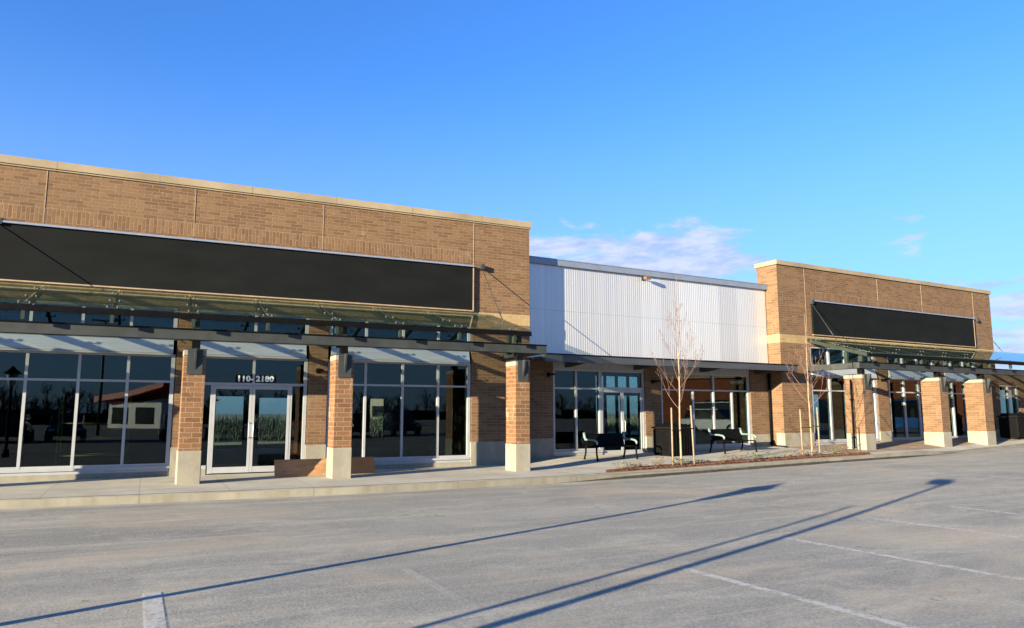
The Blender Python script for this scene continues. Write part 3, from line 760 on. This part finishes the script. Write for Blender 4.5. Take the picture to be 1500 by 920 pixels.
for i, x in enumerate(spots):
    y = by0(x)+bw(x)*rnd.uniform(.2, .95); loc = (x, y, zw(x, y)+.03)
    sc = rnd.uniform(.65, 1.15)
    o = protos[i] if i < 6 else copy_tree(protos[rnd.randrange(6)], loc, rnd.uniform(0, 6.28))
    o.location = loc; o.scale = (sc, sc, sc*.85); o.rotation_euler = (0, 0, rnd.uniform(0, 6.28))

# ------------------------------------------------------------------ saplings
def sapling(x, y, H, fork, spread, seed, label):
    r = random.Random(seed); z0 = zw(x, y)+.03
    t = thing('young_tree', label, 'tree', FA, (x, y, z0), 'bare staked saplings in the bed')
    pts = []; rs = []
    n_ = 14; wx = wy = 0
    for i in range(n_+1):
        f = i/n_; wx += r.uniform(-.012, .012); wy += r.uniform(-.012, .012)
        pts.append(Vector((x+wx, y+wy, z0-.03+H*f))); rs.append(.026*(1-f)**.9+.003)
    MB().path(pts, rs, 8).build('trunk', 'bark', t)
    mb = MB()
    def branch(p, d, l, rad, depth):
        q = [p]; rr = [rad]; k = 6; dd = d.copy()
        kids = []
        for i in range(1, k+1):
            dd = (dd + Vector((r.uniform(-.1, .1), r.uniform(-.1, .1), .13 if depth < 2 else .06))).normalized()
            q.append(q[-1]+dd*l/k); rr.append(max(.0016, rad*(1-.85*i/k)))
            if i > 1 and depth < 3 and r.random() < (.9 if depth == 0 else .65): kids.append((q[-1].copy(), dd.copy(), l*(1-i/(k+2))*r.uniform(.45, .8), rr[-1]*.72))
        mb.path(q, rr, 5 if depth else 6)
        for (pp_, d_, l_, r_) in kids:
            a = r.uniform(0, 6.28); side = Vector((math.cos(a), math.sin(a), .2))
            branch(pp_, (d_*.9+side*.5).normalized(), l_, max(.003, r_), depth+1)
    nb_ = 17; a0 = r.uniform(0, 6)
    for i in range(nb_):
        f = (i/nb_)**1.1; zb = fork + (H*.82-fork)*f
        k = min(n_, int(zb/H*n_)); p = pts[k].lerp(pts[min(k+1, n_)], zb/H*n_-k); a0 += 2.4
        l = spread*(1-f)**.9*1.55+.28
        el = R(38+30*f)
        branch(p, Vector((math.cos(a0)*math.cos(el), math.sin(a0)*math.cos(el), math.sin(el))), l, .0065*(1-f)+.0026, 0)
    mb.build('crown', 'twig', t)
    return t
sapling(12.78, 15.80, 5.15, 1.5, .76, 5, 'taller bare sapling tied between two stakes, in front of the white metal wall')
sapling(18.20, 16.35, 4.4, 1.5, .62, 11, 'bare sapling tied between two stakes, in front of the right brick wall corner')
def stake(x, y, h, lean, tx, label):
    z0 = zw(x, y); t = thing('tree_stake', label, 'stake', FA, (x, y, z0), 'timber stakes beside the saplings')
    MB().path([(x, y, z0-.05), (x+lean, y, z0+h)], [.024, .022], 10).build('post', 'stake', t)
    zt = z0+h*.62; xs_ = x+lean*.62
    d = 1 if tx > x else -1
    MB().path([(xs_-d*.035, y-.034, zt), (xs_+d*.02, y-.036, zt), (tx-d*.03, y-.036, zt+.01), (tx, y-.04, zt+.01)], [.011]*4, 6).build('tie_strap', 'strap', t)
stake(12.50, 15.80, 1.55, .0, 12.77, 'timber stake left of the taller sapling')
stake(13.22, 15.80, 1.6, -.07, 12.80, 'leaning timber stake right of the taller sapling')
stake(17.82, 16.36, 1.45, -.02, 18.18, 'timber stake left of the sapling by the right brick wall')
stake(18.55, 16.36, 1.5, -.03, 18.22, 'timber stake right of the sapling by the right brick wall')

# ------------------------------------------------------------------ lamp posts behind the camera (their shadows cross the asphalt)
def lantern(x, y, h, label):
    z = zr(x); t = thing('street_lamp', label, 'street lamp', FA, (x, y, z))
    MB().path([(x, y, z), (x, y, z+.25), (x, y, z+.3), (x, y, z+h-.75)], [.12, .11, .06, .05], 12).build('post', 'blackplastic', t)
    zt = z+h-.75
    MB().path([(x, y, zt), (x, y, zt+.05), (x, y, zt+.45)], [.06, .11, .20], 6).build('lantern', 'lampglass', t)
    MB().path([(x, y, zt+.451), (x, y, zt+.49), (x, y, zt+.66), (x, y, zt+.75)], [.30, .29, .08, .02], 8).build('lantern_roof', 'blackplastic', t)
lantern(-4.5, 5.62, 3.35, 'black lantern street lamp mirrored in the leftmost shop window')
def shoebox(x, y, h, rad, dirv, label, head=True):
    z = zr(x); t = thing('light_pole', label, 'light pole', FA, (x, y, z), 'parking light poles')
    MB().path([(x, y, z), (x, y, z+.5)], [.16, .16], 12).build('concrete_foot', 'base', t)
    MB().path([(x, y, z+.5), (x, y, z+h)], [rad, rad*.75], 10).build('post', 'steel', t)
    if head:
        d = Vector((dirv[0], dirv[1], 0)).normalized()
        p = Vector((x, y, z+h-.06))
        hm = MB().beam(p+d*.0, p+d*.45+Vector((0, 0, .05)), .05, .05)
        hm.build('arm', 'steel', t)
        MB().beam(p+d*.40+Vector((0, 0, .06)), p+d*.95+Vector((0, 0, .10)), .36, .14).build('lamp_head', 'steel', t)
az = R(21.8); L = 4.4/math.tan(R(10))
shoebox(15.95-L*math.cos(az), 10.83-L*math.sin(az), 4.35, .062, (.8, .6), 'light pole casting the nearest long shadow, with a boxy lamp head')
az = R(21.9); L = 3.7/math.tan(R(10))
shoebox(11.51-L*math.cos(az), 9.5-L*math.sin(az), 3.6, .040, (1, 0), 'thin pole casting the thin middle shadow on the asphalt', False)
for (x, y, h, lb) in [(-3, -24, 8.5, 'double light pole mirrored in the left shop windows'), (3.5, -36, 8.5, 'far light pole mirrored beside the red kiosk'), (14, -28, 8.5, 'light pole mirrored in the window right of the doors')]:
    z = zr(x); t = thing('light_pole', lb, 'light pole', FA, (x, y, z), 'parking light poles')
    MB().path([(x, y, z), (x, y, z+h)], [.11, .08], 10).build('post', 'steel', t)
    for s_ in (-1, 1):
        MB().beam((x, y, z+h-.05), (x+s_*.9, y, z+h), .25, .12).build('lamp_head', 'steel', t)

# ------------------------------------------------------------------ world behind the camera, seen mirrored in the glass
# store faces the shops: its front looks back towards them
fr_s = Frame(72, -14, R(58))
t = thing('rust_red_store', 'rust red store across the car park, mirrored in the right shop windows', 'building', fr_s, (0, 0, 0))
MB().box(-19, 60, -20, 0, .1, 5.6).build('wall', 'rust', t)
MB().box(-19.2, 60.2, -20.2, .4, 5.6, 7.2).build('parapet', 'beige', t)
for k in range(-1, 7): MB().box(k*9-3, k*9+3, .001, .06, .3, 3.0).build('window', 'carglass', t)
fr_k = Frame(-1, -52, R(50))
t = thing('fuel_kiosk', 'white kiosk with a red sloping fascia, mirrored in the left shop window', 'building', fr_k, (0, 0, -.15))
MB().box(-4, 4, -4, 0, -.15, 2.6).build('wall', 'white', t)
MB().prism([(-5.2, 2.7), (0, 3.2), (5.2, 4.2), (5.2, 4.8), (0, 3.8), (-5.2, 3.3)], 'y', -4.5, 1).build('fascia', 'red', t)
for xa, xb in ((-3.4, -1.0), (.2, 3.0)): MB().box(xa, xb, .001, .05, .3, 2.1).build('window', 'carglass', t)
mb = MB()
rt = random.Random(9)
for i in range(420):
    x = rt.uniform(-75, 130); y = -95+rt.uniform(-8, 6); h = rt.uniform(2.2, 6.0)*rt.uniform(.7, 1.15)
    mb.path([(x, y, -.2), (x+rt.uniform(-.2, .2), y, h*.9)], [.16, .04], 5)
    for k in range(13):
        f = rt.uniform(.25, .9); p = Vector((x, y, h*f)); a = rt.uniform(0, 6.28); l = h*.42*(1.15-f)
        q = p+Vector((math.cos(a)*l, math.sin(a)*l, l*rt.uniform(.7, 1.5)))
        mb.path([p, p.lerp(q, .5)+Vector((0, 0, -.1)), q], [.07, .045, .015], 4, False)
        for e in range(4):
            r_ = p.lerp(q, rt.uniform(.4, .95)); mb.path([r_, r_+Vector((rt.gauss(0, .3), rt.gauss(0, .3), rt.uniform(.2, .7)))], [.03, .01], 3, False)
for k in range(90):
    x = rt.uniform(-75, 130); mb.box(x, x+rt.uniform(3, 9), -88, -84, -.2, rt.uniform(.8, 2.2))
o = mb.build('tree_line', 'treefar'); o['kind'] = 'stuff'; tag(o, 'dark line of winter trees far across the car park, mirrored in the glass', 'trees')
sheet('rear_lawn', frange(-20, 90, 2), frange(34, 90, 2), lambda x, y: zr(x)+.03, 'lawn')
# pale scrub and pale houses behind the shops, seen through the rear openings
mb = MB()
for i in range(3600):
    x = rt.uniform(-8, 46); y = 43+rt.uniform(0, 5)+.05*x; z = (y-43-.05*x)*.16-.2
    for e in range(3):
        q = Vector((x+rt.gauss(0, .18), y+rt.gauss(0, .18), z+rt.uniform(.35, 1.0)))
        mb.path([(x, y, z), Vector((x, y, z)).lerp(q, .6)+Vector((0, 0, .08)), q], [.03, .022, .004], 3, False)
b0 = len(mb.v)
for i in range(55):
    for j in range(5): mb.v.append((-8+i+rt.uniform(-.3, .3), 43+j*1.5+.05*i, -.3+j*.32+rt.uniform(-.12, .18)))
for i in range(54):
    for j in range(4): mb.face([b0+i*5+j, b0+(i+1)*5+j, b0+(i+1)*5+j+1, b0+i*5+j+1])
o = mb.build('scrub_bank', 'hedge'); o['kind'] = 'stuff'; tag(o, 'pale green scrub bank seen through the shops rear glass', 'scrub')

for (hx, hy, lb) in [(2, 92, 'pale gabled house seen through the left glass door'), (30, 96, 'pale gabled house seen through the rear glass of the middle unit')]:
    t = thing('gabled_house', lb, 'house', FA, (hx, hy, 0))
    MB().prism([(hx-5, -.2), (hx+5, -.2), (hx+5, 3.2), (hx, 6.2), (hx-5, 3.2)], 'y', hy, hy+9).build('wall', 'beige', t)
    for sg in (-1, 1): MB().beam((hx+sg*2.8, hy-.4, 4.72), (hx+sg*2.8, hy+9.4, 4.72), 6.9, .2, (sg*.51, 0, .86)).build('roof', 'flash', t)
    for xa in (-3.2, 1.2): MB().box(hx+xa, hx+xa+2, hy-.06, hy-.001, 1, 2.4).build('window', 'carglass', t)

def car(loc, rz, paint, label, van=False):
    t = thing('parked_car', label, 'car', FA, (0, 0, 0))
    hw = .88
    low = [(-2.15, .32), (2.1, .32), (2.15, .62), (2.02, .82), (1.15, .94), (-2.1, .98), (-2.2, .7)]
    MB().prism(low, 'y', -hw, hw).build('body', paint, t, bev=.08)
    top = [(-2.0, .96), (1.1, .93), (.45, 1.5), (-1.75, 1.52)] if not van else [(-2.1, .96), (1.3, .93), (.9, 1.9), (-2.05, 1.95)]
    MB().prism(top, 'y', -hw+.10, hw-.10).build('glasshouse', 'carglass', t, bev=.06)
    zt = 1.5 if not van else 1.92
    MB().box(top[3][0]+.05, top[2][0]-.05, -hw+.12, hw-.12, zt-.02, zt+.05).build('roof', paint, t, bev=.03)
    for x in (-1.35, 1.35):
        for y in (-hw+.02, hw-.02):
            wv = MB().path([(x, y-.11, .33), (x, y+.11, .33)], [.33, .33], 20).build('wheel', 'tyre', t)
            MB().path([(x, y-.115, .33), (x, y+.115, .33)], [.19, .19], 14).build('rim', 'alu', wv)
    for y in (-.62, .62): MB().box(2.08, 2.165, y-.16, y+.16, .62, .76).build('headlight', 'lampglass', t)
    t.location = (loc[0], loc[1], zr(loc[0])); t.rotation_euler = (0, 0, rz)
car((40.5, 13.2), R(70), 'bluecar', 'blue hatchback parked in the open, mirrored in the right shop windows', True)
car((32.5, 7.5), R(80), 'whitecar', 'white car parked nearest the shops, mirrored behind the second bench')
car((36.0, 5.0), R(80), 'whitecar', 'white tall van parked farther off, mirrored behind the second bench', True)

M['darkcar'] = mat_plain('dark car paint', (.012, .014, .018), .3, .2, .05, spec=.5)
car((-9.5, -12), R(88), 'darkcar', 'dark car at the left end of the row mirrored in the left shop windows')
dc = bpy.data.objects[[o.name for o in bpy.data.objects if o.get('category') == 'car'][-1]]; dc['group'] = 'dark cars mirrored in the left shop glass'
dc['label'] = 'dark parked car mirrored in the left shop glass'
for k, x in enumerate((-6.7, -4.0, 1.9, 4.6, 7.3, 10.2, 13.1, 16.0)): copy_tree(dc, (x, -12+.3*math.sin(k*2), zr(x)), R(88 if k % 3 else 268))

# things standing inside the left shop
t = thing('scaffold_frame', 'yellow scaffold frame standing inside behind the left shop window', 'scaffold', FA, (-1.2, 22, .012))
for x in (-1.9, -.35):
    for y in (21.6, 22.5): MB().path([(x, y, .012), (x, y, 2.0)], [.025, .025]).build('post', 'yellow', t)
mb = MB()
for y in (21.6, 22.5):
    for z in (.4, .8, 1.2): mb.path([(-1.9, y, z), (-.35, y, z)], [.016, .016])
mb.build('rung', 'yellow', t)
t = thing('lift_machine', 'small orange lift machine parked inside behind the right glass door', 'machine', FA, (4.1, 22.3, .012))
MB().box(3.75, 4.5, 21.9, 22.7, .15, .75).build('body', 'orange', t, bev=.04)
MB().box(3.9, 4.3, 22.1, 22.5, .76, 1.25).build('mast', 'orange', t, bev=.02)
for x in (3.85, 4.4):
    for y in (21.88, 22.72): MB().path([(x, y-.05, .15), (x, y+.05, .15)], [.14, .14], 14).build('wheel', 'tyre', t)

# ------------------------------------------------------------------ sky, sun, camera
SUN_AZ, SUN_EL = R(21.3), R(10)
W = bpy.data.worlds.new('World'); S.world = W; W.use_nodes = True
nt = W.node_tree; nt.nodes.clear(); n = N(nt)
out = nt.nodes.new('ShaderNodeOutputWorld')
SKYTINT = (.42, .66, .97, 1)
sky = n('ShaderNodeTexSky', sky_type='NISHITA'); sky.sun_disc = False
sky.sun_elevation = SUN_EL
dx, dy = -math.cos(SUN_AZ), -math.sin(SUN_AZ)          # towards the sun
sky.sun_rotation = math.atan2(dx, dy)
sky.air_density = 1.0; sky.dust_density = 0.45; sky.ozone_density = 4.0
hs = n('ShaderNodeMix', {0: 1.0, 6: sky.outputs[0], 7: SKYTINT}, data_type='RGBA', blend_type='MULTIPLY')
tc = n('ShaderNodeTexCoord').outputs['Generated']
sx = n('ShaderNodeSeparateXYZ', {0: tc})
azn = n.math('ARCTAN2', sx.outputs[1], sx.outputs[0]); eln = n.math('ARCSINE', sx.outputs[2])
hz = n('ShaderNodeMapRange', {0: eln, 1: R(27), 2: R(1), 3: 0.0, 4: .62}, interpolation_type='SMOOTHSTEP').outputs[0]
clear = n.mix(hz, hs.outputs[2], (1.05, 1.52, 2.42, 1))
cv = n('ShaderNodeCombineXYZ', {0: n.math('MULTIPLY', azn, 9.0), 1: n.math('MULTIPLY', eln, 30.0), 2: 1.7}).outputs[0]
cn = n.noise(cv, 1.15, 8, .62, .5)
def band(v, a, b, c, d): # rises a..b, falls c..d (degrees)
    up = n('ShaderNodeMapRange', {0: v, 1: R(a), 2: R(b)}, interpolation_type='SMOOTHSTEP').outputs[0]
    dn = n('ShaderNodeMapRange', {0: v, 1: R(c), 2: R(d), 3: 1.0, 4: 0.0}, interpolation_type='SMOOTHSTEP').outputs[0]
    return n.math('MULTIPLY', up, dn)
m1 = n.math('MULTIPLY', n.math('MULTIPLY', band(azn, 40, 50, 66, 84), band(eln, -2, 7, 12.5, 16.5)), 1.3)
m2 = n.math('MULTIPLY', n.math('MULTIPLY', band(azn, -30, 0, 32, 37), band(eln, -1, 2, 7.5, 11)), 1.15)
m3 = n.math('MULTIPLY', n.math('MULTIPLY', band(azn, 32.5, 35, 36.5, 39.5), band(eln, 8, 12, 13.5, 17)), .86)
mask = n.math('MAXIMUM', n.math('MAXIMUM', m1, m2), m3)
thr = n.math('SUBTRACT', cn, n.math('MULTIPLY', n.math('SUBTRACT', 1.0, mask), .34))
cl = n('ShaderNodeMapRange', {0: thr, 1: .39, 2: .60}, interpolation_type='SMOOTHSTEP').outputs[0]
cl = n.math('MULTIPLY', cl, .82)
CLOUD = n.mix(n.ramp(n.noise(cv, 2.6, 5, .6), .36, .62), (1.15, 1.45, 2.2, 1), (1.92, 1.95, 2.25, 1))
col = n.mix(cl, clear, CLOUD)
bg = n('ShaderNodeBackground', {'Color': col, 'Strength': .09})
nt.links.new(bg.outputs[0], out.inputs[0])

sl = bpy.data.lights.new('sun', 'SUN'); sl.energy = 5.0; sl.angle = R(.32); sl.color = (1.0, .86, .60)
so = bpy.data.objects.new('sun', sl); COL.objects.link(so)
d = Vector((math.cos(SUN_AZ)*math.cos(SUN_EL), math.sin(SUN_AZ)*math.cos(SUN_EL), -math.sin(SUN_EL)))
so.rotation_euler = d.to_track_quat('-Z', 'Y').to_euler(); so.location = (-20, -10, 30)

cam = bpy.data.cameras.new('camera'); co = bpy.data.objects.new('camera', cam); COL.objects.link(co)
cam.sensor_width = 36; cam.lens = 1081.02/1500*36; cam.clip_end = 3000; cam.clip_start = .05
co.location = (0, 0, 1.45)
YAW, PITCH = R(63.74014), R(7.66273)
co.rotation_euler = (R(90)+PITCH, 0, YAW-R(90))
S.camera = co
S.render.engine = 'CYCLES'
S.view_settings.view_transform = 'Standard'; S.view_settings.look = 'None'; S.view_settings.gamma = 1; S.view_settings.exposure = 2.2
S.cycles.max_bounces = 8; S.cycles.transparent_max_bounces = 24

for o in bpy.data.objects:
    if '_off' in o: del o['_off']
